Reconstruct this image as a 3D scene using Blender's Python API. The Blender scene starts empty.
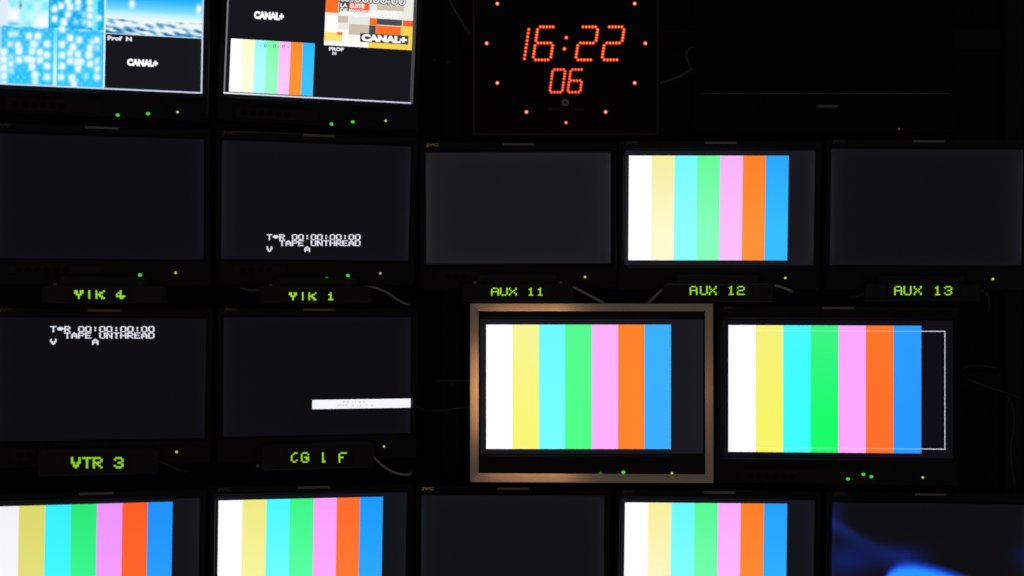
import bpy, math, random
from mathutils import Matrix, Vector, Euler

# ------------------------------------------------------------------ camera, world, lights
S = bpy.context.scene
COL = S.collection
F = 1300.0                                   # focal length in pixels of a 1024 x 576 frame
CAM_Z = 1.4
cam_d = bpy.data.cameras.new('camera'); cam = bpy.data.objects.new('camera', cam_d); COL.objects.link(cam)
cam_d.sensor_width = 36; cam_d.lens = F / 1024 * 36; cam_d.clip_start = 0.02
cam_d.dof.use_dof = True; cam_d.dof.focus_distance = 3.0; cam_d.dof.aperture_fstop = 4.0   # the photo is a touch soft
cam.location = (0, 0, CAM_Z); cam.rotation_euler = (math.pi / 2, 0, 0)
S.camera = cam
S.view_settings.view_transform = 'Standard'; S.view_settings.look = 'None'
S.view_settings.exposure = 0; S.view_settings.gamma = 1; S.view_settings.use_curve_mapping = False
W = bpy.data.worlds.new('room_ambience'); S.world = W; W.use_nodes = True
W.node_tree.nodes['Background'].inputs[0].default_value = (1.0, 0.90, 0.82, 1)
W.node_tree.nodes['Background'].inputs[1].default_value = 0.070
def lamp(name, loc, power, col, rad):
    d = bpy.data.lights.new(name, 'POINT'); d.energy = power; d.color = col; d.shadow_soft_size = rad
    o = bpy.data.objects.new(name, d); COL.objects.link(o); o.location = loc; return o
lamp('console_lamp', (0.17, -0.45, 0.93), 0.55, (1.0, 0.60, 0.22), 0.02)     # small warm lamp on the console
lamp('console_lamp_wide', (0.045, -0.45, 0.92), 2.9, (1.0, 0.52, 0.20), 0.21)

# ------------------------------------------------------------------ helpers
def lin(c):
    return tuple(((v / 255) / 12.92 if v / 255 <= 0.04045 else ((v / 255 + 0.055) / 1.055) ** 2.4) for v in c)
MATS = {}
def mat(name, col, rough=0.5, metal=0.0, spec=0.3, noise=0.0, scale=60, bump=0.0):
    if name in MATS: return MATS[name]
    m = bpy.data.materials.new(name); m.use_nodes = True; nt = m.node_tree; b = nt.nodes['Principled BSDF']
    b.inputs['Roughness'].default_value = rough; b.inputs['Metallic'].default_value = metal
    b.inputs['Specular IOR Level'].default_value = spec
    b.inputs['Base Color'].default_value = (*col, 1)
    if noise:
        tc = nt.nodes.new('ShaderNodeTexCoord'); n = nt.nodes.new('ShaderNodeTexNoise'); r = nt.nodes.new('ShaderNodeValToRGB')
        n.inputs['Scale'].default_value = scale; n.inputs['Detail'].default_value = 5
        r.color_ramp.elements[0].color = (*[c * (1 - noise) for c in col], 1)
        r.color_ramp.elements[1].color = (*[c * (1 + noise) for c in col], 1)
        nt.links.new(tc.outputs['Object'], n.inputs['Vector']); nt.links.new(n.outputs['Fac'], r.inputs['Fac'])
        nt.links.new(r.outputs['Color'], b.inputs['Base Color'])
        if bump:
            bp = nt.nodes.new('ShaderNodeBump'); bp.inputs['Strength'].default_value = bump; bp.inputs['Distance'].default_value = 0.001
            nt.links.new(n.outputs['Fac'], bp.inputs['Height']); nt.links.new(bp.outputs['Normal'], b.inputs['Normal'])
    MATS[name] = m; return m
def glow(name, srgb, strength=1.0):
    if name in MATS: return MATS[name]
    m = bpy.data.materials.new(name); m.use_nodes = True; b = m.node_tree.nodes['Principled BSDF']
    b.inputs['Base Color'].default_value = (0.01, 0.01, 0.01, 1); b.inputs['Specular IOR Level'].default_value = 0.1
    b.inputs['Emission Color'].default_value = (*lin(srgb), 1); b.inputs['Emission Strength'].default_value = strength
    MATS[name] = m; return m
def picture_mat():
    if 'picture' in MATS: return MATS['picture']
    m = bpy.data.materials.new('lcd_picture'); m.use_nodes = True; nt = m.node_tree; b = nt.nodes['Principled BSDF']
    a = nt.nodes.new('ShaderNodeAttribute'); a.attribute_name = 'picture'
    b.inputs['Base Color'].default_value = (0.004, 0.004, 0.005, 1); b.inputs['Roughness'].default_value = 0.35
    b.inputs['Specular IOR Level'].default_value = 0.06; b.inputs['Emission Strength'].default_value = 1
    nt.links.new(a.outputs['Color'], b.inputs['Emission Color']); MATS['picture'] = m; return m

PLASTIC = mat('black_plastic', (0.0095, 0.0112, 0.0140), 0.5, noise=0.25, scale=200, spec=0.2, bump=0.15)
PANEL = mat('charcoal_plastic', (0.022, 0.022, 0.022), 0.55, noise=0.2, scale=150, spec=0.2)
KNOB = mat('button_plastic', (0.006, 0.006, 0.006), 0.5, noise=0.2, spec=0.15)
STRIP = mat('grey_strip_plastic', (0.25, 0.26, 0.25), 0.5, noise=0.1, spec=0.3)
UMD = mat('matt_dark_casing', (0.024, 0.027, 0.030), 0.6, noise=0.25, scale=120, spec=0.2)
UMDWIN = mat('smoked_window', (0.012, 0.013, 0.012), 0.4, noise=0.2, spec=0.2)
STEEL = mat('black_rack_steel', (0.012, 0.012, 0.012), 0.6, noise=0.3, scale=40, spec=0.15)
SCREW = mat('dull_screw_metal', (0.30, 0.29, 0.27), 0.4, metal=0.6, noise=0.2)
def brushed(name, across):
    m = mat(name, (0.80, 0.66, 0.58), 0.17, metal=1.0, noise=0.07, scale=25); nt = m.node_tree; b = nt.nodes['Principled BSDF']
    b.inputs['Anisotropic'].default_value = 0.9
    c = nt.nodes.new('ShaderNodeCombineXYZ'); v = nt.nodes.new('ShaderNodeVectorTransform'); v.vector_type = 'VECTOR'; v.convert_from = 'OBJECT'; v.convert_to = 'WORLD'
    for i in range(3): c.inputs[i].default_value = across[i]
    nt.links.new(c.outputs[0], v.inputs[0]); nt.links.new(v.outputs[0], b.inputs['Tangent']); return m
FRAME_H = brushed('brushed_bronze_horizontal', (0, 0, 1)); FRAME_V = brushed('brushed_bronze_vertical', (1, 0, 0))
LOGO_LIT = mat('logo_metal_lit', (0.75, 0.55, 0.42), 0.35, metal=0.7, noise=0.1)  # lit copy of the logo metal: local light put into the colour
LOGO_SHADED = mat('logo_metal_shaded', (0.12, 0.115, 0.105), 0.5, noise=0.1)  # shaded copy of the same logo, dimness of the light put into its colour
CABLE = mat('grey_cable', (0.42, 0.40, 0.37), 0.5, noise=0.15, spec=0.3)
CABLE_D = mat('dark_cable', (0.14, 0.135, 0.13), 0.5, noise=0.15, spec=0.3)
CABLE_B = mat('black_cable', (0.055, 0.055, 0.055), 0.5, noise=0.15, spec=0.3)
CLOCK = mat('clock_acrylic', (0.010, 0.008, 0.008), 0.35, noise=0.2, spec=0.08)
CLOCK_EDGE = mat('clock_casing', (0.060, 0.045, 0.045), 0.5, noise=0.2, spec=0.15)
TVPL = mat('tv_black', (0.006, 0.006, 0.006), 0.4, noise=0.2, spec=0.08)
TVEDGE = mat('tv_edge', (0.13, 0.13, 0.135), 0.4, noise=0.2, spec=0.2)

class MB:
    def __init__(s): s.v = []; s.f = []; s.c = []
    def quad(s, pts, cols=None):
        n = len(s.v); s.v += [tuple(p) for p in pts]; s.f.append(tuple(range(n, n + len(pts))))
        s.c += cols if cols else [(0, 0, 0)] * len(pts)
    def box(s, x0, x1, y0, y1, z0, z1, bev=0.0):
        b = min(bev, (x1 - x0) / 2.2, (z1 - z0) / 2.2)
        if b <= 0:
            P = [(x, y, z) for x in (x0, x1) for y in (y0, y1) for z in (z0, z1)]
            n = len(s.v); s.v += P
            s.f += [tuple(n + i for i in q) for q in ((0, 1, 3, 2), (4, 6, 7, 5), (0, 4, 5, 1), (2, 3, 7, 6), (0, 2, 6, 4), (1, 5, 7, 3))]
        else:                                   # chamfered front (-y) edges
            def ring(i, y): return [(x0 + i, y, z0 + i), (x1 - i, y, z0 + i), (x1 - i, y, z1 - i), (x0 + i, y, z1 - i)]
            s.loft([ring(b, y0), ring(0, y0 + b), ring(0, y1)], cap0=True, cap1=True)
    def loft(s, rings, cap0=False, cap1=False, closed=True):
        n0 = len(s.v); k = len(rings[0])
        for r in rings: s.v += [tuple(p) for p in r]
        for i in range(len(rings) - 1):
            for j in range(k if closed else k - 1):
                a = n0 + i * k + j; b = n0 + i * k + (j + 1) % k
                s.f.append((a, b, b + k, a + k))
        if cap0: s.f.append(tuple(n0 + j for j in range(k))[::-1])
        if cap1: s.f.append(tuple(n0 + (len(rings) - 1) * k + j for j in range(k)))
    def disc(s, x, z, y, rx, rz=None, n=12, depth=0.002, dome=0.0):
        rz = rz or rx
        R = lambda k, yy: [(x + math.cos(2 * math.pi * i / n) * rx * k, yy, z + math.sin(2 * math.pi * i / n) * rz * k) for i in range(n)]
        s.loft([R(0.55, y - depth - dome), R(0.9, y - depth - dome * 0.4), R(1, y - depth), R(1, y)], cap0=True, cap1=True)
    def build(s, name, m, parent=None, smooth=False, color=False, label=None, loc=None):
        me = bpy.data.meshes.new(name); me.from_pydata(s.v, [], s.f); me.update()
        if color:
            at_ = me.color_attributes.new('picture', 'FLOAT_COLOR', 'CORNER')
            k = 0
            for p in me.polygons:
                for li in p.loop_indices:
                    at_.data[li].color = (*s.c[me.loops[li].vertex_index], 1)
        me.materials.append(m)
        if smooth: me.polygons.foreach_set('use_smooth', [True] * len(me.polygons))
        o = bpy.data.objects.new(name, me); COL.objects.link(o)
        if parent: o.parent = parent
        if loc is not None: o.location = loc
        if label: o['label'] = label
        return o
def fix_normals(o):
    import bmesh
    bm = bmesh.new(); bm.from_mesh(o.data); bmesh.ops.recalc_face_normals(bm, faces=bm.faces); bm.to_mesh(o.data); bm.free()
    return o
def empty(name, label=None, cat=None, group=None, M=None):
    o = bpy.data.objects.new(name, None); COL.objects.link(o); o.empty_display_size = 0.05
    if M is not None: o.matrix_world = M
    if label: o['label'] = label
    if cat: o['category'] = cat
    if group: o['group'] = group
    return o
def tube(name, pts, r, m, label=None, cat=None, group=None):
    cu = bpy.data.curves.new(name, 'CURVE'); cu.dimensions = '3D'; cu.bevel_depth = r; cu.bevel_resolution = 3; cu.use_fill_caps = True
    sp = cu.splines.new('BEZIER'); sp.bezier_points.add(len(pts) - 1)
    for b, p in zip(sp.bezier_points, pts):
        b.co = p; b.handle_left_type = b.handle_right_type = 'AUTO'
    cu.resolution_u = 8
    t = bpy.data.objects.new(name, cu); COL.objects.link(t)
    bpy.context.view_layer.update()
    me = bpy.data.meshes.new_from_object(t.evaluated_get(bpy.context.evaluated_depsgraph_get()))
    bpy.data.objects.remove(t); bpy.data.curves.remove(cu)
    me.name = name; me.materials.clear(); me.materials.append(m)
    me.polygons.foreach_set('use_smooth', [True] * len(me.polygons))
    o = bpy.data.objects.new(name, me); COL.objects.link(o)
    if label: o['label'] = label
    if cat: o['category'] = cat
    if group: o['group'] = group
    return o
def lettering(name, body, x0, x1, z0, z1, y, m, parent, bold=0.0, slant=0.0, loc=None):
    """text fitted into the rectangle x0..x1, z0..z1 of the parent's front plane"""
    cu = bpy.data.curves.new(name, 'FONT'); cu.body = body; cu.size = 1; cu.offset = bold; cu.shear = slant; cu.resolution_u = 3
    t = bpy.data.objects.new(name, cu); COL.objects.link(t); bpy.context.view_layer.update()
    me = bpy.data.meshes.new_from_object(t.evaluated_get(bpy.context.evaluated_depsgraph_get()))
    bpy.data.objects.remove(t); bpy.data.curves.remove(cu)
    xs = [v.co.x for v in me.vertices]; ys = [v.co.y for v in me.vertices]
    ax, bx, ay, by = min(xs), max(xs), min(ys), max(ys)
    for v in me.vertices:
        v.co = (x0 + (v.co.x - ax) / (bx - ax) * (x1 - x0), y, z0 + (v.co.y - ay) / (by - ay) * (z1 - z0))
    me.name = name; me.materials.clear(); me.materials.append(m)
    o = bpy.data.objects.new(name, me); COL.objects.link(o); o.parent = parent
    if loc is not None: o.location = loc
    return o

FONT = {k: v.split('/') for k, v in {
 'T': '#####/..#../..#../..#../..#../..#../..#..', '*': '...../.###./#####/#####/.###./...../.....',
 'R': '####./#...#/#...#/####./#.#../#..#./#...#', '0': '.###./#...#/#...#/#...#/#...#/#...#/.###.',
 ':': '...../..#../..#../...../..#../..#../.....', 'A': '.###./#...#/#...#/#####/#...#/#...#/#...#',
 'a': '..#../.###./##.##/#...#/#####/#...#/#...#', 'P': '####./#...#/#...#/####./#..../#..../#....', 'E': '#####/#..../#..../####./#..../#..../#####',
 'U': '#...#/#...#/#...#/#...#/#...#/#...#/.###.', 'N': '#...#/##..#/##..#/#.#.#/#..##/#..##/#...#',
 'H': '#...#/#...#/#...#/#####/#...#/#...#/#...#', 'D': '####./#...#/#...#/#...#/#...#/#...#/####.',
 'V': '#...#/#...#/#...#/##.##/.#.#./.###./..#..', 'X': '#...#/#...#/.#.#./..#../.#.#./#...#/#...#',
 '1': '..#../.##../..#../..#../..#../..#../.###.', '2': '.###./#...#/....#/.###./#..../#..../#####',
 '3': '.###./#...#/....#/..##./....#/#...#/.###.', 'F': '.####/#..../#..../###../#..../#..../#....',
 # characters of the displays caught half way through their refresh
 'Y': '##.##/##.##/.###./..#../..#..', 'I': '..#../..#../..#../..#../..#..', 'K': '#...#/#.##./###../#.##./#..##',
 '4': '..#../.##../#.#../#####/..##.', 'l': '.#.../.#.../.#.../.#.../.##..', 'i': '..#../.##../..#../..#../.###.',
 'C': '..##./.#.../#..../#..../#..../#..#./.##..', 'G': '.###./#...#/#..../#.###/#..##/#...#/.###.',
}.items()}

# ------------------------------------------------------------------ poses of everything that hangs on the monitor wall
#        centre x, y, z,             screen w, h,      yaw, pitch, roll (degrees)
POSE = {
'L1a': (-0.7779,2.4527,1.8853, 0.3804,0.2199, 11.25,-0.10,1.01), 'L1b': (-0.3748,2.5536,1.8845, 0.3688,0.2261, 5.89,-0.45,2.34),
'L2a': (-0.7735,2.4536,1.5707, 0.3744,0.2322, 13.73,-0.48,0.24), 'L2b': (-0.3818,2.5513,1.5690, 0.3682,0.2288, 15.17,5.75,0.24),
'L3a': (-0.7705,2.4543,1.2285, 0.3742,0.2310, 15.05,2.19,0.67),  'L3b': (-0.3798,2.5519,1.2272, 0.3657,0.2314, 13.75,-0.62,0.34),
'L4a': (-0.7854,2.4505,0.8865, 0.3811,0.2262, 15.75,0.37,0.90),  'L4b': (-0.3909,2.5491,0.8814, 0.3696,0.2296, 13.79,0.55,0.83),
'A11': (0.0129,2.6000,1.5599, 0.3705,0.2237, 0.66,1.77,-0.21),   'A12': (0.4149,2.6000,1.5599, 0.3797,0.2301, -0.31,4.06,0.06),
'A13': (0.8289,2.6000,1.5613, 0.3857,0.2327, 0.56,1.95,0.21),    'R3a': (0.1596,2.6000,1.2032, 0.4468,0.2696, -0.3,0.32,0.00),
'R3b': (0.6504,2.6000,1.1986, 0.4555,0.2749, -3.09,-0.43,0.12),  'R4a': (0.0013,2.6000,0.8727, 0.3665,0.2258, 0.18,0.41,0.23),
'R4b': (0.4109,2.6000,0.8610, 0.3891,0.2342, 1.71,0.25,0.76),    'R4c': (0.8325,2.6000,0.8537, 0.3869,0.2319, -0.06,0.42,0.64),
'TV':  (0.6241,2.6000,1.9482, 0.5085,0.3152, 0.23,0.30,-0.10),   'CLK': (0.1071,2.6000,1.8893, 0.3722,0.3681, 0.62,0.80,-0.16),
}
def pose(k):
    x, y, z, w, h, a, p, r = POSE[k]; R = math.radians
    return (Matrix.Translation((x, y, z)) @ Matrix.Rotation(R(a), 4, 'Z') @ Matrix.Rotation(R(p), 4, 'X') @ Matrix.Rotation(R(r), 4, 'Y')), w, h
def at(M, px, py, yo=0.0):
    """photo measurement -> (x, z) on the plane y = yo of the thing with matrix M"""
    I = M.inverted(); o = I @ Vector((0, 0, CAM_Z)); d = I.to_3x3() @ Vector(((px - 512) / F, 1, (288 - py) / F))
    t = (yo - o.y) / d.y; p = o + d * t
    return p.x, p.z
def ray(px, py, depth):
    return Vector(((px - 512) / F * depth, depth, CAM_Z + (288 - py) / F * depth))

# ------------------------------------------------------------------ the setting
def struct(name, mb, m):
    o = mb.build(name, m); o['kind'] = 'structure'; return o
WALLM = mat('dark_painted_wall', (0.010, 0.010, 0.011), 0.8, noise=0.3, scale=3, spec=0.1)
b = MB(); b.box(-2.6, 2.6, 3.0, 3.1, 0, 2.7); struct('wall_back', b, WALLM)
b = MB(); b.box(-2.6, 2.6, 1.2, 3.1, -0.1, 0); struct('floor', b, mat('dark_carpet', (0.012, 0.012, 0.014), 0.9, noise=0.4, scale=300, spec=0.05))

def rack(label, M, xs, zs, y0):
    r = empty('monitor_rack', label, 'rack', None, M)
    for x in xs:
        b = MB(); b.box(x - 0.02, x + 0.02, y0, y0 + 0.04, 0, 2.3, 0.003); b.build('upright', STEEL, r)
        b = MB(); b.box(x - 0.05, x + 0.05, y0 - 0.1, y0 + 0.14, 0.0, 0.015, 0.003); b.build('foot', STEEL, r)
    for z in zs:
        b = MB(); b.box(min(xs) + 0.021, max(xs) - 0.021, y0 + 0.005, y0 + 0.035, z - 0.02, z + 0.02, 0.003); b.build('crossbar', STEEL, r)
    return r
RY = 0.17                                    # rack plane behind the screen planes
LM = Matrix.Translation((-0.19, 2.6, 0)) @ Matrix.Rotation(math.radians(14), 4, 'Z')
rack_l = rack('black steel rack behind the two angled left columns of monitors', LM, (-0.86, -0.42, -0.04), (0.88, 1.23, 1.57, 1.885), RY)
rack_r = rack('black steel rack behind the clock and the right columns of monitors', Matrix.Translation((0, 2.6, 0)), (-0.13, 0.21, 0.63, 1.07), (0.86, 1.20, 1.56, 1.93), RY)

# ------------------------------------------------------------------ screens
def rrect(x0, x1, z0, z1, r, y, n=4):
    pts = []
    for cx, cz, a0 in ((x1 - r, z1 - r, 0), (x0 + r, z1 - r, 90), (x0 + r, z0 + r, 180), (x1 - r, z0 + r, 270)):
        for i in range(n + 1):
            a = math.radians(a0 + 90 * i / n); pts.append((cx + r * math.cos(a), y, cz + r * math.sin(a)))
    return pts
def uniq(v, lo, hi, eps=2e-4):
    v = sorted([lo, hi] + [t for t in v if lo < t < hi]); o = [v[0]]
    for t in v[1:]:
        if t - o[-1] > eps: o.append(t)
    o[-1] = hi; return o
def screen_mesh(w, h, func, xb=(), zb=(), parent=None, loc=None, step=None):
    xb = list(xb); zb = list(zb)
    for d in (0.0028, 0.007, 0.014, 0.03, 0.07):
        xb += [-w / 2 + d, w / 2 - d]; zb += [-h / 2 + d, h / 2 - d]
    if step:
        xb += [-w / 2 + step * i for i in range(int(w / step) + 1)]; zb += [-h / 2 + step * i for i in range(int(h / step) + 1)]
    xb = uniq(xb, -w / 2, w / 2); zb = uniq(zb, -h / 2, h / 2); mb = MB(); e = 0.02
    for i in range(len(xb) - 1):
        for j in range(len(zb) - 1):
            xa, xc, za, zc = xb[i], xb[i + 1], zb[j], zb[j + 1]; dx, dz = (xc - xa) * e, (zc - za) * e
            mb.quad([(xa, 0, za), (xc, 0, za), (xc, 0, zc), (xa, 0, zc)],
                    [lin(func(x, z)) for x, z in ((xa + dx, za + dz), (xc - dx, za + dz), (xc - dx, zc - dz), (xa + dx, zc - dz))])
    return mb.build('screen', picture_mat(), parent, color=True, loc=loc)
def mix(a, b, t):
    t = max(0, min(1, t)); return tuple(p + (q - p) * t for p, q in zip(a, b))
def backlight(w, h, base, edge, k=0.008):
    def f(x, z):
        dx, dz = w / 2 - abs(x), h / 2 - abs(z)
        c = mix(base, edge, math.exp(-dx / k) * (0.35 + 0.65 * min(1, dz / 0.03)) + 0.25 * math.exp(-dz / k))
        return mix(mix(base, (6, 6, 8), 0.75), c, 0.35 + min(dx, dz) / 0.004)
    return f
def in_rect(r, x, z): return r[0] <= x <= r[1] and r[2] <= z <= r[3]
def rect_of(M, x0, y0, x1, y1):
    """measured rectangle -> local (x0, x1, z0, z1), taken through its centre lines"""
    ym, xm = (y0 + y1) / 2, (x0 + x1) / 2
    return at(M, x0, ym)[0], at(M, x1, ym)[0], at(M, xm, y1)[1], at(M, xm, y0)[1]

def bars_picture(M, w, h, area, cols_top, cols_bot, base, edge):
    r = rect_of(M, *area); bl = backlight(w, h, base, edge)
    def f(x, z):
        if in_rect(r, x, z):
            i = min(6, int((x - r[0]) / (r[1] - r[0]) * 7)); t = (r[3] - z) / (r[3] - r[2])
            return mix(cols_top[i], cols_bot[i], min(1, t * 1.4))
        return bl(x, z)
    xb = [r[0] + (r[1] - r[0]) * i / 7 for i in range(8)]
    zb = [r[2], r[3]] + [r[2] + (r[3] - r[2]) * i / 4 for i in range(1, 4)]
    return f, xb, zb, r

# ------------------------------------------------------------------ monitors
def monitor(key, label, pic, chin=0.05, bez=0.012, top=0.018, leds=(), tally=True, panel=None, logo=LOGO_SHADED, screen_label=None, name='broadcast_monitor', lip=0.004, group='broadcast monitors on the wall', tz=0.0):
    M, w, h = pose(key)
    hb = h / 2 + chin                          # the empty sits at the middle of the bottom edge
    root = empty(name, label, 'monitor', group, M @ Matrix.Translation((0, 0, -hb)))
    L = (0, 0, hb)
    f, xb, zb, step = pic(M, w, h)
    scr = screen_mesh(w, h, f, xb, zb, root, L, step)
    if screen_label: scr['label'] = screen_label
    X0, X1, Z0, Z1 = -w / 2 - bez, w / 2 + bez, -h / 2 - chin, h / 2 + top
    b = MB()
    b.loft([rrect(-w / 2, w / 2, -h / 2, h / 2, 0.0006, 0.0004), rrect(-w / 2 - lip, w / 2 + lip, -h / 2 - lip, h / 2 + lip, 0.002, -0.006),
            rrect(X0 + 0.002, X1 - 0.002, Z0 + 0.002, Z1 - 0.002, 0.004, -0.0065), rrect(X0, X1, Z0, Z1, 0.005, -0.004), rrect(X0, X1, Z0, Z1, 0.005, 0.03)])
    fix_normals(b.build('bezel', PLASTIC, root, loc=L))
    b = MB()
    b.loft([rrect(X0 + 0.001, X1 - 0.001, Z0 + 0.001, Z1 - 0.001, 0.005, 0.028), rrect(X0 + 0.004, X1 - 0.004, Z0 + 0.004, Z1 - 0.004, 0.006, 0.05),
            rrect(X0 + 0.05, X1 - 0.05, Z0 + 0.04, Z1 - 0.04, 0.01, 0.09)], cap0=True, cap1=True)
    fix_normals(b.build('housing', PLASTIC, root, loc=L))
    # bracket that carries the monitor on the rack behind it
    b = MB(); b.box(-0.05, 0.05, 0.0895, 0.096, -0.05, 0.05); b.box(-0.018, 0.018, 0.096, 0.168, -0.018, 0.018)
    b.build('mount_bracket', STEEL, root, loc=L)
    if tally:
        b = MB(); z = h / 2 + 0.0145 + tz; b.box(-0.031, 0.031, -0.0095, -0.005, z - 0.0022, z + 0.0022, 0.0008); b.build('tally_strip', STRIP, root, loc=L)
    if panel:
        p0, p1, pz, ph, nb = panel
        b = MB(); b.box(p0, p1, -0.0072, -0.005, pz - ph / 2, pz + ph / 2, 0.001); pn = b.build('control_panel', PANEL, root, loc=L)
        for i in range(nb):
            b = MB(); b.disc(p0 + 0.018 + i * 0.0165, pz, -0.0070, 0.0056, n=10, depth=0.0018, dome=0.0005); b.build('button', KNOB, pn)
    if logo:
        lettering('logo_lettering', 'JVC', -w / 2 + 0.001, -w / 2 + 0.026, h / 2 + 0.0095 + tz, h / 2 + 0.0170 + tz, -0.0068, logo, root, bold=0.05, loc=L)
    for px, py, kind in leds:
        x, z = at(M, px, py, -0.008); b = MB()
        rx, rz, nm, c, st = {'g': (0.0037, 0.0030, 'led_green', (70, 215, 60), 1.0), 'd': (0.0030, 0.0020, 'led_green_dim', (45, 130, 35), 1.0),
                             'y': (0.0023, 0.0023, 'led_yellow', (205, 210, 66), 1.0), 'w': (0.0020, 0.0022, 'led_pale', (190, 190, 150), 1.0)}[kind]
        b.disc(x, z, -0.006, rx, rz, depth=0.002, dome=0.0015); b.build('indicator_light', glow(nm, c, st), root, loc=L)
    return root, M, w, h, L, scr

WHITE = (255, 255, 255)
def bars(area, top, bot, base, edge):
    def p(M, w, h):
        f, xb, zb, r = bars_picture(M, w, h, area, top, bot, base, edge); return f, xb, zb, None
    return p
def blank(base, edge, k=0.008):
    def p(M, w, h): return backlight(w, h, base, edge, k), (), (), None
    return p

def pixel_text(M, scr, lines, x, y, cw, ch, m, name='screen_text', yo=-0.0006, parts=None):
    mb = MB()
    for r, line in enumerate(lines):
        for c, chh in enumerate(line):
            if chh == ' ': continue
            g = FONT[chh]; px = x + c * cw; py = y + r * ch; n = len(g)
            for j, row in enumerate(g):
                for i, v in enumerate(row):
                    if v != '#': continue
                    a = at(M, px + i * cw / 5.9 - 0.1, py + j * ch / (n + 0.5), yo); q = at(M, px + (i + 1) * cw / 5.9 + 0.25, py + (j + 1) * ch / (n + 0.5) + 0.1, yo)
                    mb.quad([(a[0], yo, q[1]), (q[0], yo, q[1]), (q[0], yo, a[1]), (a[0], yo, a[1])])
    return mb.build(name, m, scr)

# colours of the test bars on each screen, top and bottom of the picture
def B(y, c, g, p, o, b, w=WHITE): return [w, y, c, g, p, o, b]
TXT = glow('screen_white_text', (228, 230, 242)); PURE = glow('screen_pure_white', (255, 255, 255)); INK = glow('screen_dark_text', (40, 42, 50))

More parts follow.
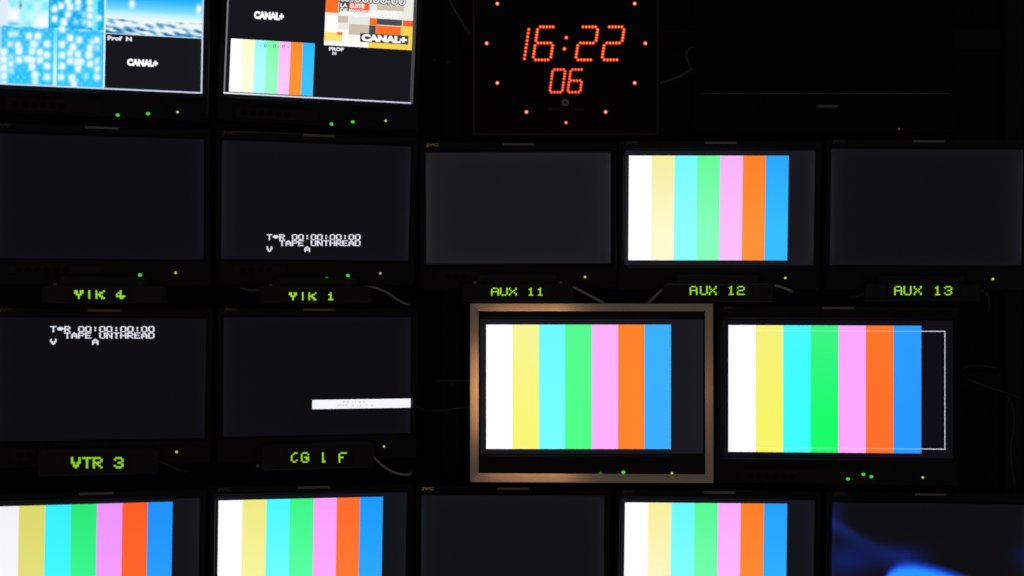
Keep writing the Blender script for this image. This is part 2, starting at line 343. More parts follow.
# --- left bank -----------------------------------------------------
def pic_L1a(M, w, h):
    P = lambda x, y: at(M, x, y)
    cy = lambda x, y: P(x, y)
    dots = [(54.5,9,1),(54.5,19,1),(61,6,1),(70,7,1.2),(68,14.5,1),(64,22,1.3),(78,8,.7),(90,2,1),(90,9,1),(90,16,1),(90,24,1),(76,22,.5),(84,22,.6),(84,14,.5),(68,1,1),(78,2,1),(62,29,1),(99,18,.8),
      (4,52,1.2),(4,60,1.2),(4,68,1.2),(10,44,.7),(11,57,.5),(11,64,.8),(18,45,1),(19,51,1.2),(19,60,1),(29,36,1),(38,36,1.2),(33,44,1),(32,51,1),(27,59,1),(32,60,1.1),(32,67,1.1),(40,52,1),(40,60,1),(36,44,.6),
      (47,44,1.1),(47,55,1.1),(47,66,1.1),(62,44.5,1.1),(62,55,1.1),(62,66,1.1),(70,38,1.1),(79,40,1),(73,47,1.2),(70,53,.9),(70,61,1),(78,54,1),(77,62,1.1),(81,62,1),(78,69,1),(90,48,.9),(89,55,1.3),(90,64,1),
      (97,40,.9),(97,48,.5),(97,61,.7),(97,69,.8),(92,42,.6),(47,77,1),(61,77,1),(35,75,1.2),(72,78,1.2),(97,77,.9),(4,76,1.1),(11,71,.6),(4,84,1),(35,82,.8),(74,84,1),(86,76,.5),(16,34,.6),(11,34,.7)]
    D = [(*P(a, b_), s) for a, b_, s in dots]
    xd = P(104.4, 50)[0]; zl = P(52, 28.5)[1]; zr = P(152, 35.3)[1]
    xR, zB = w / 2 - 0.0029, -h / 2 + 0.0028
    sx = lambda px: P(px, 45)[0]
    pale = (sx(7.5), sx(48)); rnd = random.Random(5)
    bl = backlight(w, h, (22, 22, 28), (30, 30, 40))
    wave = [(rnd.uniform(0, 6), rnd.uniform(-60, 330), rnd.uniform(150, 700)) for _ in range(6)]
    grain = [(rnd.uniform(0, 6), rnd.uniform(-700, 700), rnd.uniform(-700, 700)) for _ in range(5)]
    def f(x, z):
        if x > xR or z < zB: return (206, 210, 238)
        if abs(x - xd) < 0.0016: return (215, 245, 255)
        if x > xd:
            if z < zr - 0.0016: return bl(x, z)
            if z < zr: return (190, 215, 235)
            t = (z - zr) / 0.066
            if t > 0.42:
                c = mix((245, 252, 255), (150, 232, 255), (t - 0.42) / 0.28); c = mix(c, (35, 175, 248), (t - 0.62) / 0.42)
                for q in ((132, 4), (199, 9)):
                    qx, qz = P(*q); c = mix(c, WHITE, 1.2 * math.exp(-(((x - qx) / .005) ** 2 + ((z - qz) / .008) ** 2)))
                return c
            s = sum(math.sin(a + x * k1 + z * k2) for a, k1, k2 in wave) / 6
            e = (0.42 - t) * 1.1 + s * 1.5 - 0.10 + max(0, 0.55 - (x - xd) * 9) * (1 - t * 2.4)
            c = mix((238, 246, 250), (110, 180, 215), e * 2.2); return mix(c, (10, 90, 165), (e - 0.45) * 1.6)
        if z > zl:
            if x < pale[0]: c = (228, 236, 248)
            elif x < pale[1]:
                c = mix((120, 235, 250), (215, 252, 255), 0.45 + 0.4 * math.sin(x * 210) * math.cos(z * 160))
                for q, rr in (((14, 15), .014), ((42, 22), .017), ((3, 10), .012)):
                    qx, qz = P(*q)
                    c = mix(c, WHITE, 1.3 - (max(abs(x - qx), abs(z - qz) * .9) / rr))
                qx, qz = P(13, 24); c = mix(c, (120, 200, 235), 1.0 * math.exp(-(((x - qx) / .012) ** 2 + ((z - qz) / .004) ** 2)))
                qx, qz = P(20.5, 5); c = mix(c, (40, 130, 160), 0.9 * math.exp(-(((x - qx) / .003) ** 2 + ((z - qz) / .007) ** 2)))
            else:
                c = (12, 172, 240)
                if sx(92) < x < sx(96.5): c = (95, 230, 250)
        else:
            c = mix((48, 190, 252), (40, 200, 255), (zl - z) * 8)
            if sx(52.8) < x < sx(57): c = mix((90, 220, 255), (205, 248, 255), (zl - z) / .07)
            if x < sx(2): c = (170, 215, 250)
        c = mix(c, (205, 250, 255), 0.55 * sum(math.sin(a + x * k1 + z * k2) for a, k1, k2 in grain) / 5)
        if abs(z - zl) < 0.0022: c = mix(c, (205, 240, 255), 0.35 + 0.4 * math.sin(x * 160))
        for qx, qz, s in D:
            d2 = (abs((x - qx) / 0.0062) ** 3 + abs((z - qz) / 0.0070) ** 3) ** 0.667
            if d2 < 6: c = mix(c, (238, 252, 255), s * 1.45 * math.exp(-d2 * 1.15) - 0.06)
        return c
    return f, [xd - 0.0016, xd + 0.0016, xR, sx(92), sx(96.5), sx(52.8), sx(57), pale[0], pale[1]], [zr - 0.0016, zr, zB, zl - .0022, zl + .0022], 0.0028
r, M, w, h, L, scr = monitor('L1a', 'monitor with a four-way split picture of blue patterns and sea, top left corner', pic_L1a, chin=0.054, lip=0.009, logo=None,
    leds=((117.7, 115, 'g'), (148, 113.6, 'g'), (177.5, 112, 'y')), panel=(-0.165, 0.005, -0.110 - 0.036, 0.024, 6), screen_label='screen split into four bright blue and black pictures')
def word(M, scr, s, x0, y0, x1, y1, m=PURE, bold=0.0, slant=0.0, yo=-0.0006, name='screen_text'):
    a, b_, c, d = rect_of(M, x0, y0, x1, y1); return lettering(name, s, a, b_, c, d, yo, m, scr, bold, slant)
word(M, scr, 'Prof  N', 107.5, 36.3, 132, 40.8, TXT, 0.06)
word(M, scr, 'CANAL+', 127, 59.3, 158, 66.5, PURE, 0.085)

def pic_L1b(M, w, h):
    R = lambda a, c, s: (rect_of(M, *a), c, s)
    OFF, WH, OR, DK, TA, YE = (236, 234, 228), (255, 253, 250), (255, 112, 38), (74, 76, 80), (206, 192, 172), (255, 212, 80)
    base = rect_of(M, 325, -14, 415.6, 47.8)
    rects = [(base, OFF, 0)]
    T = [((325, 15.5, 338, 45.5), WH), ((338, 30, 369, 48), WH), ((325, 41, 345, 47.8), WH), ((325.5, -4, 338.5, 12.5), OR), ((339, 1.5, 349, 12.6), DK), ((349, 3, 369.5, 9.8), (250, 100, 50)), ((340, 12, 377, 15.8), WH),
         ((349, 9.8, 376, 13), WH), ((377, 5, 404, 10.8), TA), ((338, 16, 348, 22.7), TA), ((349, 24.5, 369, 35), TA), ((369.5, 18.2, 377, 25.6), OR), ((377, 19.3, 402, 25.3), DK), ((402, 20.6, 416.2, 26.8), (250, 96, 40)),
         ((369, 25.6, 375.7, 34.8), DK), ((375.7, 26.2, 401, 36), OR), ((401, 26.8, 415.8, 50), YE), ((368.5, 40, 415, 50), YE), ((324.4, 32.3, 342, 41), (255, 226, 120)), ((337, 32, 342.6, 34.8), (245, 110, 60)), ((360, 34.4, 408.5, 43.2), (66, 68, 74))]
    for a, c in T: rects.append(R(a, c, 0))
    bb = rect_of(M, 229.8, 40.8, 313.8, 95.4)
    bb = (bb[0], bb[1], -h / 2 + 0.0045, bb[3])
    tops = B((255, 252, 200), (150, 252, 255), (125, 255, 170), (255, 185, 250), (255, 140, 45), (45, 185, 255)); bots = B((255, 253, 222), (178, 255, 255), (150, 255, 195), (255, 200, 252), (255, 148, 50), (55, 198, 255))
    def f(x, z):
        if z < -h / 2 + 0.0028 and x < w / 2 - 0.004: return mix((240, 240, 250), (205, 200, 225), (x + w / 2) / w)
        if x < -w / 2 + 0.0030: return (120, 126, 130)
        if x > w / 2 - 0.0065: return (66, 69, 72)
        if in_rect(bb, x, z):
            i = min(6, int((x - bb[0]) / (bb[1] - bb[0]) * 7)); return mix(tops[i], bots[i], (bb[3] - z) / 0.06)
        if in_rect(base, x, z):
            c = OFF
            for r_, c_, _ in rects:
                if in_rect(r_, x, z): c = c_
            return c
        return (21, 22, 28)
    xb = [bb[0] + (bb[1] - bb[0]) * i / 7 for i in range(8)] + [-w / 2 + .003, w / 2 - .0065, w / 2 - .004]; zb = [bb[3], -h / 2 + .0028, -h / 2 + .0045]
    for r_, _, _ in rects: xb += [r_[0], r_[1]]; zb += [r_[2], r_[3]]
    return f, xb, zb, None
r, M, w, h, L, scr = monitor('L1b', 'monitor with small colour bars and an orange mosaic picture, beside the clock', pic_L1b, chin=0.054, lip=0.009, logo=LOGO_SHADED,
    leds=((331.5, 124, 'g'), (352.8, 121.8, 'g'), (385.8, 120.7, 'y')), panel=(-0.16, 0.0, -0.113 - 0.036, 0.022, 6), screen_label='black screen with colour bars lower left and a mosaic caption upper right')
word(M, scr, 'CANAL+', 254, 11.8, 284, 19.8, PURE, 0.085)
word(M, scr, 'CANAL+', 361.5, 35.2, 407, 42.5, PURE, 0.075)
word(M, scr, 'PROF', 329, 47.3, 343.8, 51, TXT, 0.06); word(M, scr, 'N', 332.4, 51.8, 336.4, 55, TXT, 0.06)
word(M, scr, 'LA', 340.5, 3.2, 347.5, 7.2, PURE, 0.04); word(M, scr, 'SUITE', 350, 3.8, 364.5, 8.2, PURE, 0.04)
word(M, scr, 'DE', 340.5, 8.2, 347.5, 11.8, PURE, 0.04); word(M, scr, 'VOS', 350, 9.2, 358, 12.6, glow('screen_red_text', (240, 90, 70)), 0.03)
word(M, scr, 'PROGR', 359, 9.6, 369, 13, glow('screen_red_text', (240, 90, 70)), 0.03); word(M, scr, 'AMMES', 370, 10.4, 402, 14, PURE, 0.03)
word(M, scr, 'DANS UN INSTANT', 340.5, 12.8, 400, 17.2, PURE, 0.03)
word(M, scr, '10:00:00:00', 338, -5, 406, 4.2, INK, 0.06); word(M, scr, '10:00:00:00', 338.6, -4.4, 405.4, 3.4, PURE, 0.0, yo=-0.0012)
word(M, scr, '- 0 - 0 - 0 -', 260, 44.2, 289, 47.8, glow('screen_grey_marks', (110, 120, 120)), 0.0)

r, M, w, h, L, scr = monitor('L2a', 'switched-off looking dark monitor above the display reading VIK 4', blank((12, 12, 18), (21, 21, 27)), leds=((140, 275, 'g'), (175.6, 272.8, 'y')), panel=(-0.165, 0.0, -0.137, 0.016, 6), screen_label='plain dark grey screen')
r, M, w, h, L, scr = monitor('L2b', 'dark monitor with white tape text near the bottom of its screen, above VIK 1', blank((14, 15, 20), (28, 30, 35)), leds=((327, 277.9, 'd'), (348, 275.6, 'g'), (380.3, 273.4, 'w')), panel=(-0.16, -0.06, -0.134, 0.015, 4), screen_label='dark screen with three lines of white text')
TAPE = ['T*R 00:00:00:00', '  TaPE UNTHREaD', 'V     a']
pixel_text(M, scr, TAPE, 266.7, 234.3, 6.3, 6.0, TXT)
r, M, w, h, L, scr = monitor('L3a', 'dark monitor with white tape text at the top of its screen, above VTR 3', blank((11, 11, 16), (18, 18, 23)), leds=((176.6, 452, 'y'),), panel=(-0.165, -0.11, -0.140, 0.022, 3), screen_label='dark screen with three lines of white text')
pixel_text(M, scr, TAPE, 50.3, 326.2, 7.0, 6.3, TXT)
def pic_L3b(M, w, h):
    bl = backlight(w, h, (12, 12, 17), (22, 23, 29)); r_ = rect_of(M, 312.2, 399.2, 411.5, 408.4); r_ = (r_[0], w / 2, r_[2], r_[3])
    def f(x, z): return (244, 246, 255) if in_rect(r_, x, z) else bl(x, z)
    return f, [r_[0]], [r_[2], r_[3]], None
r, M, w, h, L, scr = monitor('L3b', 'dark monitor with one white caption strip at the right of its screen', pic_L3b, leds=((384, 446.5, 'w'),), screen_label='dark screen with a white strip')
PALE = glow('screen_pale_marks', (205, 208, 222))
mb = MB(); rnd = random.Random(2)
for y_, xs in ((401.9, (343, 346.5, 352, 355, 358.5, 363)), (405.6, (337, 339.5, 342, 345, 352, 357, 359.5, 366, 371))):
    for x_ in xs:
        a = rect_of(M, x_, y_ - 0.9, x_ + rnd.uniform(1.0, 2.6), y_ + 0.7); mb.quad([(a[0], -.0006, a[2]), (a[1], -.0006, a[2]), (a[1], -.0006, a[3]), (a[0], -.0006, a[3])])
mb.build('screen_text', PALE, scr, label='faint grey unreadable lines on the white strip')
monitor('L4a', 'bottom row monitor with colour bars cut by the left edge of the photo',
    bars((-8.4, 504.2, 171.7, 620), B((222, 216, 108), (55, 240, 250), (45, 232, 120), (238, 148, 255), (255, 94, 40), (32, 145, 255), (240, 243, 248)), B((228, 226, 125), (65, 252, 255), (60, 250, 145), (246, 160, 255), (255, 102, 45), (42, 158, 255), (248, 250, 253)), (19, 19, 26), (28, 28, 33)), logo=None, screen_label='colour bar test picture')
monitor('L4b', 'bottom row monitor with colour bars below the display reading CG 1 F',
    bars((217.8, 498.6, 382, 609), B((240, 234, 130), (75, 250, 255), (60, 248, 135), (252, 160, 255), (255, 108, 45), (25, 155, 255)), B((248, 246, 160), (110, 255, 255), (90, 255, 165), (255, 172, 255), (255, 120, 50), (45, 168, 255)), (18, 19, 26), (28, 28, 35)), screen_label='colour bar test picture')
# --- right bank ----------------------------------------------------
monitor('A11', 'blank grey monitor directly below the red digital clock', blank((24, 24, 27), (42, 43, 45), 0.012), leds=((585, 277, 'y'),), panel=(-0.16, -0.07, -0.136, 0.018, 3), logo=LOGO_LIT, screen_label='blank faintly glowing grey screen')
monitor('A12', 'colour bar monitor above the display reading AUX 12', bars((628.6, 155.6, 788, 260.3), B((246, 238, 160), (120, 250, 255), (105, 250, 155), (252, 178, 250), (255, 130, 40), (42, 168, 252)), B((255, 250, 205), (140, 255, 255), (135, 255, 190), (255, 190, 255), (255, 145, 55), (52, 190, 255)), (22, 22, 28), (38, 39, 46)),
    leds=((785.3, 278, 'y'),), screen_label='colour bar test picture')
monitor('A13', 'blank dark monitor right of the middle-row colour bars, above AUX 13', blank((15, 15, 20), (33, 34, 40), 0.010), leds=((993, 279, 'y'),), screen_label='blank dark screen')
# framed monitor
r, M, w, h, L, scr = monitor('R3a', 'colour bar monitor in a wide bronze metal frame', bars((486.2, 324.6, 670.9, 449), B((248, 246, 150), (108, 250, 255), (85, 250, 145), (253, 176, 252), (255, 130, 42), (58, 178, 255)), B((250, 246, 122), (118, 255, 255), (78, 255, 135), (255, 178, 255), (255, 132, 45), (58, 175, 255)), (25, 24, 31), (30, 29, 37)),
    chin=0.042, bez=0.0075, top=0.0175, leds=((600.5, 473.2, 'd'), (623.5, 472.2, 'g'), (672, 473.2, 'y')), tally=False, logo=None, screen_label='colour bar test picture')
def rail(p_out0, p_out1, p_in1, p_in0):
    """mitred rail with a gently convex face: outer edge p_out0-p_out1, inner edge p_in0-p_in1, all (x, z)"""
    b = MB(); n = 8; rows = []; yf = -0.0135; bulge = 0.00004
    o0, o1, i1, i0 = [Vector((p[0], 0, p[1])) for p in (p_out0, p_out1, p_in1, p_in0)]
    rows.append([o0 + Vector((0, 0.03, 0)), o1 + Vector((0, 0.03, 0))])
    for k in range(n + 1):
        t = k / n; dy = yf - bulge * (1 - (2 * t - 1) ** 2)
        rows.append([o0.lerp(i0, t) + Vector((0, dy, 0)), o1.lerp(i1, t) + Vector((0, dy, 0))])
    rows.append([i0 + Vector((0, 0.0, 0)), i1 + Vector((0, 0.0, 0))])
    rows.append([i0 + Vector((0, 0.03, 0)), i1 + Vector((0, 0.03, 0))])
    b.loft([[p[0] for p in rows], [p[1] for p in rows]], cap0=True, cap1=True)
    return b
fo = [at(M, *p, -0.0135) for p in ((470.2, 303.6), (713, 303.6), (713.4, 483), (470.2, 482))]
fi = [at(M, *p, -0.0135) for p in ((478.6, 311.2), (705, 311.2), (705.4, 474.4), (478.6, 473.2))]
for i in range(4):
    j = (i + 1) % 4; g = Vector(fo[j]) - Vector(fo[i]); g.normalize(); e = 0.0003
    s_ = lambda p, k: (p[0] + g.x * e * k, p[1] + g.y * e * k)
    o = fix_normals(rail(s_(fo[i], 1), s_(fo[j], -1), s_(fi[j], -1), s_(fi[i], 1)).build('frame_rail', FRAME_V if i % 2 else FRAME_H, r, smooth=True, loc=L))
    o['label'] = 'bronze metal frame rail with mitred ends'
    md = o.modifiers.new('edges', 'EDGE_SPLIT'); md.split_angle = math.radians(25)

def pic_R3b(M, w, h):
    f0, xb, zb, r_ = bars_picture(M, w, h, (728.4, 325.4, 921.3, 452.6), B((246, 242, 122), (70, 250, 255), (60, 245, 135), (254, 168, 254), (255, 118, 42), (45, 158, 255)), B((248, 246, 105), (60, 255, 255), (28, 252, 108), (255, 168, 255), (255, 112, 42), (40, 152, 255)), (15, 13, 22), (15, 13, 22))
    q = rect_of(M, 729, 330.6, 945.3, 448.6); t = 0.0014; x0 = at(M, 755, 390)[0]; xe = r_[1]
    def f(x, z):
        c = f0(x, z)
        if x0 < x < q[1] and q[2] < z < q[3] and (x > q[1] - t or z > q[3] - t or z < q[2] + t):
            return (214, 226, 240) if x > xe else mix(c, WHITE, 0.42)
        return c
    return f, xb + [x0, q[1], q[1] - t], zb + [q[2], q[2] + t, q[3], q[3] - t], None
monitor('R3b', 'colour bar monitor with a thin white outline at the right of its picture', pic_R3b, chin=0.054, top=0.028, tz=0.0095, leds=((848, 479, 'g'), (863.5, 474.3, 'g'), (871.5, 476.7, 'g'), (923, 477.5, 'y')), panel=(-0.19, 0.075, -0.137 - 0.038, 0.026, 6), screen_label='colour bars with a white outline')
monitor('R4a', 'blank dark monitor in the bottom row between two colour bar screens', blank((17, 17, 21), (29, 31, 35), 0.010), logo=LOGO_LIT, screen_label='blank dark screen')
monitor('R4b', 'bottom row monitor with colour bars below the bronze-framed monitor', bars((624.3, 503, 786.5, 610), B((248, 240, 160), (105, 250, 255), (90, 250, 150), (252, 172, 252), (255, 126, 42), (38, 162, 252)), B((255, 248, 195), (130, 255, 255), (115, 255, 175), (255, 185, 255), (255, 138, 52), (48, 175, 255)), (19, 20, 27), (28, 29, 37)), screen_label='colour bar test picture')
def pic_R4c(M, w, h):
    PL = [at(M, *p) for p in ((828, 520), (846, 529), (862, 540), (880, 548), (910, 556))]
    Q = [(836, 512, 8, 16, (20, 30, 100), .45), (846, 560, 24, 16, (22, 36, 118), .7), (872, 557, 40, 12, (19, 28, 92), .55), (905, 557, 20, 9, (22, 36, 140), .55), (1030, 556, 16, 14, (18, 26, 80), .6)]
    G = [(*at(M, a, b_), c * .002, d * .002, col, s) for a, b_, c, d, col, s in Q]
    edge = [(880, 590), (885, 578), (890, 570), (897, 566), (905, 564), (915, 564), (926, 566), (938, 569), (950, 573), (962, 577), (985, 588)]
    E_ = [at(M, *p) for p in edge]; bl = backlight(w, h, (14, 14, 19), (27, 27, 32), 0.005)
    def f(x, z):
        c = bl(x, z)
        for qx, qz, sx, sz, col, s in G: c = mix(c, col, s * math.exp(-(((x - qx) / sx) ** 2 + ((z - qz) / sz) ** 2)))
        for k, (a, b_) in enumerate(zip(PL, PL[1:])):
            if a[0] <= x <= b_[0]:
                u = (x - a[0]) / (b_[0] - a[0]); d = z - (a[1] + (b_[1] - a[1]) * u)
                c = mix(c, (28, 50, 160), (0.62 - 0.12 * (k + u)) * math.exp(-(d / (0.010 if d > 0 else 0.022)) ** 2))
        if E_[0][0] < x < E_[-1][0]:
            for a, b_ in zip(E_, E_[1:]):
                if a[0] <= x <= b_[0]:
                    d = a[1] + (b_[1] - a[1]) * (x - a[0]) / (b_[0] - a[0]) - z
                    c = mix(c, (25, 75, 235), (d + 0.010) / 0.014); c = mix(c, (42, 152, 255), (d - 0.001) / 0.012)
        return c
    return f, (), (), 0.004
monitor('R4c', 'bottom right dark monitor showing a glowing blue swirl', pic_R4c, tz=0.004, top=0.022, screen_label='dark picture with a blue swirl')

# --- black television, upper right ----------------------------------
M, w, h = pose('TV'); chin = 0.082
tv = empty('television', 'large switched-off black television right of the clock', 'television', None, M @ Matrix.Translation((0, 0, -h / 2 - chin))); L = (0, 0, h / 2 + chin)
b = MB(); b.quad([(-w / 2, 0, -h / 2), (w / 2, 0, -h / 2), (w / 2, 0, h / 2), (-w / 2, 0, h / 2)]); o = b.build('screen', mat('tv_glass', (0.004, 0.004, 0.004), 0.3, noise=0.2, spec=0.02), tv, loc=L)
b = MB(); X0, X1, Z0, Z1 = -w / 2 - 0.005, w / 2 + 0.005, -h / 2 - chin, h / 2 + 0.02
b.loft([rrect(-w / 2, w / 2, -h / 2, h / 2, 0.0005, 0.0004), rrect(-w / 2 - .002, w / 2 + .002, -h / 2 - .002, h / 2 + .002, 0.001, -0.005), rrect(X0 + .003, X1 - .003, Z0 + .003, Z1 - .003, 0.006, -0.0055), rrect(X0, X1, Z0, Z1, .007, -0.002), rrect(X0, X1, Z0, Z1, .007, 0.03)])
fix_normals(b.build('bezel', TVPL, tv, loc=L))
b = MB(); b.loft([rrect(X0 + .001, X1 - .001, Z0 + .001, Z1 - .001, .006, .028), rrect(X0 + .03, X1 - .03, Z0 + .03, Z1 - .03, .01, .08)], cap0=True, cap1=True); fix_normals(b.build('housing', TVPL, tv, loc=L))
b = MB(); b.box(-w / 2 + 0.004, w / 2 - 0.006, -0.0066, -0.005, -h / 2 - 0.0032, -h / 2 - 0.0018); b.build('trim_line', TVEDGE, tv, loc=L)
b = MB(); x0, z0 = at(M, 815.5, 106.8); x1, _ = at(M, 837, 106.8); b.box(x0, x1, -0.0085, -0.005, z0 - 0.0026, z0 + 0.0026, 0.0006); b.build('badge', mat('badge_grey', (0.17, 0.17, 0.17), .5, noise=.4, scale=300), tv, loc=L)
b = MB(); x, z = at(M, 899, 129, -0.006); b.disc(x, z, -0.005, 0.0018, n=10); b.build('standby_light', glow('led_red_dim', (150, 50, 40)), tv, loc=L)
b = MB(); b.box(-0.08, 0.08, 0.079, 0.09, -0.05, 0.05); b.box(-0.02, 0.02, 0.09, 0.168, -0.04, 0.04); b.build('mount_bracket', STEEL, tv, loc=L)

# --- clock ------------------------------------------------------------
M, w, h = pose('CLK')
ck = empty('digital_clock', 'square black wall clock with red LED digits reading 16:22 06', 'clock', None, M @ Matrix.Translation((0, 0, -h / 2))); L = (0, 0, h / 2)
b = MB(); b.loft([rrect(-w / 2 + .004, w / 2 - .004, -h / 2 + .004, h / 2 - .004, .003, -0.0035), rrect(-w / 2 + .001, w / 2 - .001, -h / 2 + .001, h / 2 - .001, .004, -0.0035), rrect(-w / 2, w / 2, -h / 2, h / 2, .004, -0.002), rrect(-w / 2, w / 2, -h / 2, h / 2, .004, 0.06)], cap1=True)
fix_normals(b.build('casing', CLOCK_EDGE, ck, loc=L))
b = MB(); b.box(-w / 2 + .0042, w / 2 - .0042, -0.001, 0.004, -h / 2 + .0042, h / 2 - .0042); b.build('front_panel', CLOCK, ck, loc=L)
b = MB(); b.box(-0.03, 0.03, 0.059, 0.168, -0.03, 0.10); b.build('mount_bracket', STEEL, ck, loc=L)
def led_dots(name, pts, rad, core, rim):
    mb = MB()
    for px, py in pts:
        x, z = at(M, px, py, -0.002); n = 10
        for i in range(n):
            a, c_ = 2 * math.pi * i / n, 2 * math.pi * (i + 1) / n
            p = lambda t, k, y: (x + math.cos(t) * rad * k, y, z + math.sin(t) * rad * k)
            mb.quad([(x, -0.0035, z), p(c_, .36, -0.0032), p(a, .36, -0.0032)], [lin(core)] * 3)
            mb.quad([p(a, .36, -0.0032), p(c_, .36, -0.0032), p(c_, .66, -0.0026), p(a, .66, -0.0026)], [lin(core), lin(core), lin(rim), lin(rim)])
            mb.quad([p(a, .66, -0.0026), p(c_, .66, -0.0026), p(c_, 1, -0.0012), p(a, 1, -0.0012)], [lin(rim), lin(rim), lin((60, 0, 0)), lin((60, 0, 0))])
    return mb.build(name, picture_mat(), ck, color=True, loc=L)
SEG = {'1': 'bc', '6': 'afgedc', '2': 'abged', '0': 'abcdef'}
def digit(ch, xt, yt, ht, wd, sk, nh, nv, rad, core, rim):
    """xt, yt: upper left of the cell as measured; sk: lean over the full height"""
    q = lambda u, v: (xt + u * wd - sk * v, yt + v * ht)
    pts = set(); mg = 0.14; nvv = nv
    H = lambda v: [q(mg + (1 - 2 * mg) * i / (nh - 1), v) for i in range(nh)]
    V = lambda u, a, c_: [q(u, a + (c_ - a) * i / (nvv - 1)) for i in range(nvv)]
    e = 0.085
    S_ = {'a': H(0), 'g': H(.49), 'd': H(1), 'f': V(0, e, .5 - e), 'b': V(1, e, .5 - e), 'e': V(0, .5 + e * .8, 1 - e), 'c': V(1, .5 + e * .8, 1 - e)}
    out = []
    for s in SEG[ch]: out += S_[s]
    return led_dots('digit', out, rad, core, rim)
CORE, RIM = (255, 150, 80), (255, 52, 22)
z6 = lambda x, y: (500 + x / 6.4, 10 + y / 6.4)
for ch, x in (('6', 243), ('2', 516), ('2', 684)):
    a = z6(x, 108); digit(ch, a[0], a[1], 211 / 6.4, 112 / 6.4, 32 / 6.4, 5, 5, 0.0040, CORE, RIM)
a = z6(184, 125); c_ = z6(156, 312); led_dots('digit', [(a[0] + (c_[0] - a[0]) * i / 8, a[1] + (c_[1] - a[1]) * i / 8) for i in range(9)], 0.0040, CORE, RIM)
led_dots('colon', [z6(424, 177), z6(412, 249)], 0.0046, (255, 170, 110), RIM)
for ch, x in (('0', 338), ('6', 453)):
    a = z6(x, 381); digit(ch, a[0], a[1], 145 / 6.4, 80 / 6.4, 20 / 6.4, 4, 4, 0.0036, (255, 130, 80), RIM)
for i in range(12):
    t = math.radians(30 * i); led_dots('hour_light', [(566 + 79.3 * math.sin(t), 43.3 - 79.3 * math.cos(t))], (0.0040 if i == 6 else 0.0048), (255, 215, 180) if i != 6 else (255, 180, 170), (245, 60, 28))
MARK = mat('clock_print', (0.42, 0.38, 0.36), 0.5, noise=0.1)
b = MB(); x, z = at(M, 565.2, 102.6); n = 16
for i in range(n):
    a, c_ = 2 * math.pi * i / n, 2 * math.pi * (i + 1) / n; p = lambda t, r_: (x + math.cos(t) * r_, -0.0013, z + math.sin(t) * r_)
    b.quad([p(a, .0036), p(c_, .0036), p(c_, .0072), p(a, .0072)])
b.build('ring_emblem', MARK, ck, loc=L)
a = rect_of(M, 548, 108, 583.5, 110.8); lettering('maker_lettering', 'GORGY TIMING', *a, -0.0013, mat('clock_faint_print', (0.06, 0.055, 0.055), .5, noise=.1), ck, loc=L)

# ------------------------------------------------------------------ under-monitor displays
GREEN = glow('display_green', (158, 222, 42)); GREEN_D = glow('display_green_deep', (140, 208, 36))
def display(key, label, body, lid, chars, y0, y1, cw, screws, m=GREEN, fat=0.47):
    M, w, h = pose(key); yf = -0.034
    r0 = rect_of4(M, *body, yf)
    ox, oz = (r0[0] + r0[1]) / 2, r0[2]
    root = empty('tally_display', label, 'display', 'green text displays below the monitors', M @ Matrix.Translation((ox, 0, oz))); L = (-ox, 0, -oz)
    x0, x1, z0, z1 = r0; c = 0.006
    prof = [(x0, z0), (x1, z0), (x1, z1 - c), (x1 - c, z1), (x0 + c, z1), (x0, z1 - c)]
    b = MB(); cx, cz = (x0 + x1) / 2, (z0 + z1) / 2
    ins = [(cx + (p[0] - cx) * 0.985, cz + (p[1] - cz) * 0.93) for p in prof]
    b.loft([[(p[0], yf, p[1]) for p in ins], [(p[0], yf + 0.0015, p[1]) for p in prof], [(p[0], -0.0098, p[1]) for p in prof]], cap0=True, cap1=True)
    fix_normals(b.build('casing', UMD, root, loc=L))
    if lid:
        q = rect_of4(M, *lid, -0.02); k = 0.004
        b = MB(); b.loft([[(q[0] + k, -0.020, q[2]), (q[1] - k, -0.020, q[2]), (q[1] - k, -0.018, q[3]), (q[0] + k, -0.018, q[3])], [(q[0], -0.0066, q[2]), (q[1], -0.0066, q[2]), (q[1] - k, -0.0066, q[3]), (q[0] + k, -0.0066, q[3])]], cap0=True, cap1=True)
        fix_normals(b.build('bracket_plate', UMD, root, loc=L))
    n0, n1 = chars[0][1], chars[-1][1]
    wr = rect_of4(M, n0 - 12, max(y0 - 2.0, body[1] + 1.0), n1 + 12, min(y1 + 2.0, body[3] - 1.0), yf)
    b = MB(); b.box(wr[0], wr[1], yf - 0.0008, yf + 0.002, wr[2], wr[3]); win = b.build('display_window', UMDWIN, root, loc=L)
    for ch, xc in chars:
        g = FONT[ch]; b = MB(); n = len(g); ph = (y1 - y0) / n; pw = cw / 5; yo = yf - 0.0012
        for j, row in enumerate(g):
            for i, v in enumerate(row):
                if v != '#': continue
                X = xc + (i - 2) * pw; Y = y0 + (j + .5) * ph
                q = rect_of4(M, X - pw * fat, Y - ph * fat, X + pw * fat, Y + ph * fat, yo)
                b.box(q[0], q[1], yo, yo + 0.0004, q[2], q[3])
        b.build('character', m, win)
    for sx, sy in screws:
        x, z = at(M, sx, sy, -0.022); b = MB(); b.disc(x, z, -0.012 if lid else -0.0085, 0.0035, n=10, depth=0.009, dome=0.001); b.build('screw', SCREW, root, loc=L)
    return root
def rect_of4(M, x0, y0, x1, y1, yo):
    ym, xm = (y0 + y1) / 2, (x0 + x1) / 2
    return at(M, x0, ym, yo)[0], at(M, x1, ym, yo)[0], at(M, xm, y1, yo)[1], at(M, xm, y0, yo)[1]
display('L2a', 'dark display box reading VIK 4, below the blank monitor at the left edge', (42, 285.5, 166, 303.5), (58, 276.5, 150, 286), (('Y', 78.8), ('I', 89.2), ('K', 100.2), ('4', 120.7)), 290.2, 299, 9.4, ((55, 284.8),))
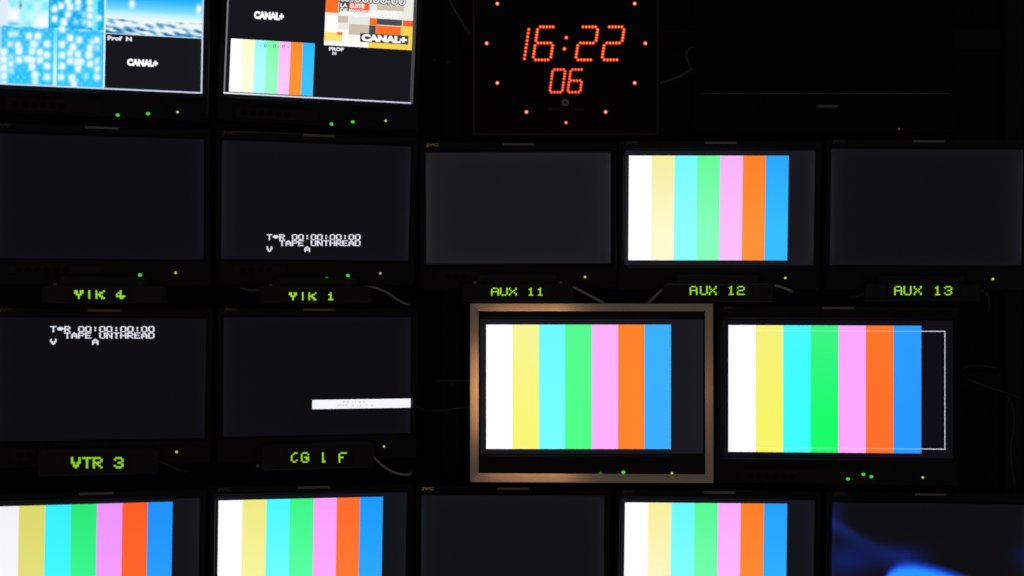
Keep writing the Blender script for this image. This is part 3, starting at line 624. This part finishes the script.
display('L2b', 'dark display box reading VIK 1, with a grey cable leaving its right end', (261, 286.5, 372, 304), (274, 278.4, 359, 287), (('Y', 293), ('I', 302.8), ('K', 312.4), ('i', 330.8)), 292.3, 300.3, 8.0, ((271, 285.8),))
display('L3a', 'dark display box with large green characters VTR 3', (38, 449.5, 158, 475), None, (('V', 75.9), ('T', 87), ('R', 97.6), ('3', 118.7)), 457.3, 468.2, 9.4, (), GREEN_D, 0.60)
display('L3b', 'dark display box with broken green characters CG 1 F', (262, 443.5, 374, 469), None, (('C', 295), ('G', 305), ('l', 324.6), ('F', 342.7)), 452.3, 462.6, 8.2, ((258, 466),))
display('A11', 'dark display box reading AUX 11, above the left part of the bronze frame', (462, 284, 573, 302), (476, 275, 558, 284.6), (('A', 495), ('U', 503.8), ('X', 512.8), ('1', 530.9), ('1', 540.2)), 287.7, 295.7, 8.0, ((475, 282.8), (561, 282.8)))
display('A12', 'dark display box reading AUX 12, below the middle-row colour bars', (664, 284, 773, 301.5), (676, 275.5, 760, 284.6), (('A', 693.6), ('U', 703.8), ('X', 712.7), ('1', 731.2), ('2', 740.8)), 286, 295, 7.8, ())
display('A13', 'dark display box reading AUX 13, below the blank monitor at the right edge', (866, 284, 980, 301.5), (878, 276, 966, 284.6), (('A', 898.2), ('U', 907.6), ('X', 917.7), ('1', 937.6), ('3', 948.2)), 286, 295.2, 8.0, ())

# ------------------------------------------------------------------ cables
def cable(label, px, depth, r, m, ends=(False, True), back=0.05):
    """depth: metres from the viewer, or the key of the monitor whose front it hangs before"""
    if isinstance(depth, str):
        M = pose(depth)[0]; pts = []
        for x, y in px: a = at(M, x, y, -0.018); pts.append(M @ Vector((a[0], -0.018, a[1])))
    else: pts = [ray(x, y, depth) for x, y in px]
    if ends[0]: pts.insert(0, pts[0] + Vector(((px[0][0] - px[1][0]) * .0006, back, 0)))
    if ends[1]: pts.append(pts[-1] + Vector(((px[-1][0] - px[-2][0]) * .0006, back, -0.002)))
    return tube('cable', pts, r, m, label, 'cable', 'cables on the monitor wall')
cable('grey cable curving out from the right of the VIK 1 display', [(359, 288.5), (363, 287), (371, 287.2), (380, 289.4), (390, 294.6), (401, 301.8), (406, 304)], 'L2b', 0.0022, CABLE)
cable('short grey cable left of the VIK 1 display', [(261, 289.4), (256, 290), (250, 290.3), (243, 288.5)], 'L2b', 0.0020, CABLE_D)
cable('grey cable sagging from the right of the CG 1 F display', [(373, 457), (377, 460.5), (384, 466.5), (393, 471.8), (401, 474.3), (407, 474.6)], 'L3b', 0.0024, CABLE)
cable('faint cable below the right end of the VTR 3 display', [(157, 461), (163, 463), (172, 467), (182, 471)], 'L3a', 0.0020, CABLE_B)
cable('grey cable running down from the right of the AUX 11 display', [(572.5, 287), (586, 293.8), (600, 301)], 'A11', 0.0026, CABLE)
cable('short grey cable left of the AUX 12 display above the bronze frame', [(662.5, 289.5), (656, 295.5), (650.5, 301)], 'A12', 0.0024, CABLE)
cable('short grey cable right of the AUX 12 display', [(774.5, 285.5), (782, 287.4), (790, 290.4)], 'A12', 0.0025, CABLE)
cable('faint cable left of the AUX 13 display', [(866, 292), (863, 293.5), (859, 296), (853, 297)], 'A13', 0.0020, CABLE_B)
cable('dark cable curling down right of the AUX 13 display', [(979, 290.5), (983, 291.5), (987, 295), (989, 301), (988.5, 309)], 'A13', 0.0022, CABLE_B)
cable('cable slanting down to the left side of the clock', [(446, -8), (450, 1), (457, 14), (466, 28), (471, 35.5)], 2.64, 0.0022, CABLE_D, (True, False), back=0.125)
cable('cable looping out between clock and television', [(660, 83), (667, 81), (680, 76), (690, 70.5), (695.5, 67)], 2.64, 0.0027, CABLE_D, (False, False))
cable('cable hooking upward beside the television edge', [(696, 48), (691, 48.5), (687, 52), (687.5, 60), (690.5, 68), (695, 79)], 2.65, 0.0024, CABLE_D, (False, True), back=0.03)
cable('thin cable drooping to the left side of the bronze frame', [(411, 403), (418, 407.5), (430, 410.6), (443, 410.4), (456, 408.4), (470, 407.6)], 2.66, 0.0012, CABLE_D, (True, False))
cable('short thin cable with a plug left of the bronze frame', [(437, 381), (446, 380.6), (458, 380.4), (470, 380.6)], 2.70, 0.0011, CABLE_D, (True, False), back=0.06)
cable('dark cable arching right of the outlined colour bars', [(962, 369), (968, 366.8), (978, 365.6), (994, 367.5)], 2.66, 0.0017, CABLE_B, (False, True))
cable('dark cable sloping to the far right edge', [(966, 379), (985, 386), (1003, 392), (1018, 397)], 2.70, 0.0015, CABLE_B, (True, True))
cable('dark cable hanging at the far right above the blue swirl', [(1008, 398), (1012, 406), (1013.5, 425), (1010.5, 448), (1012, 470), (1014, 488)], 2.68, 0.0019, CABLE_B, (True, True))
# rack fittings seen in the dark gaps
for px, py, rd in ((448, 62.5, .0042), (434, 60.5, .003), (437.5, 381, .0042), (452, 384, .005)):
    p = ray(px, py, 2.765); b = MB(); b.disc(p.x, p.z, RY + 0.003, rd, n=10, depth=0.008, dome=.001)
    o = b.build('bolt', mat('dull_bolt', (0.10, 0.10, 0.10), .5, noise=.2), rack_r); o.location = (0, 0, 0)
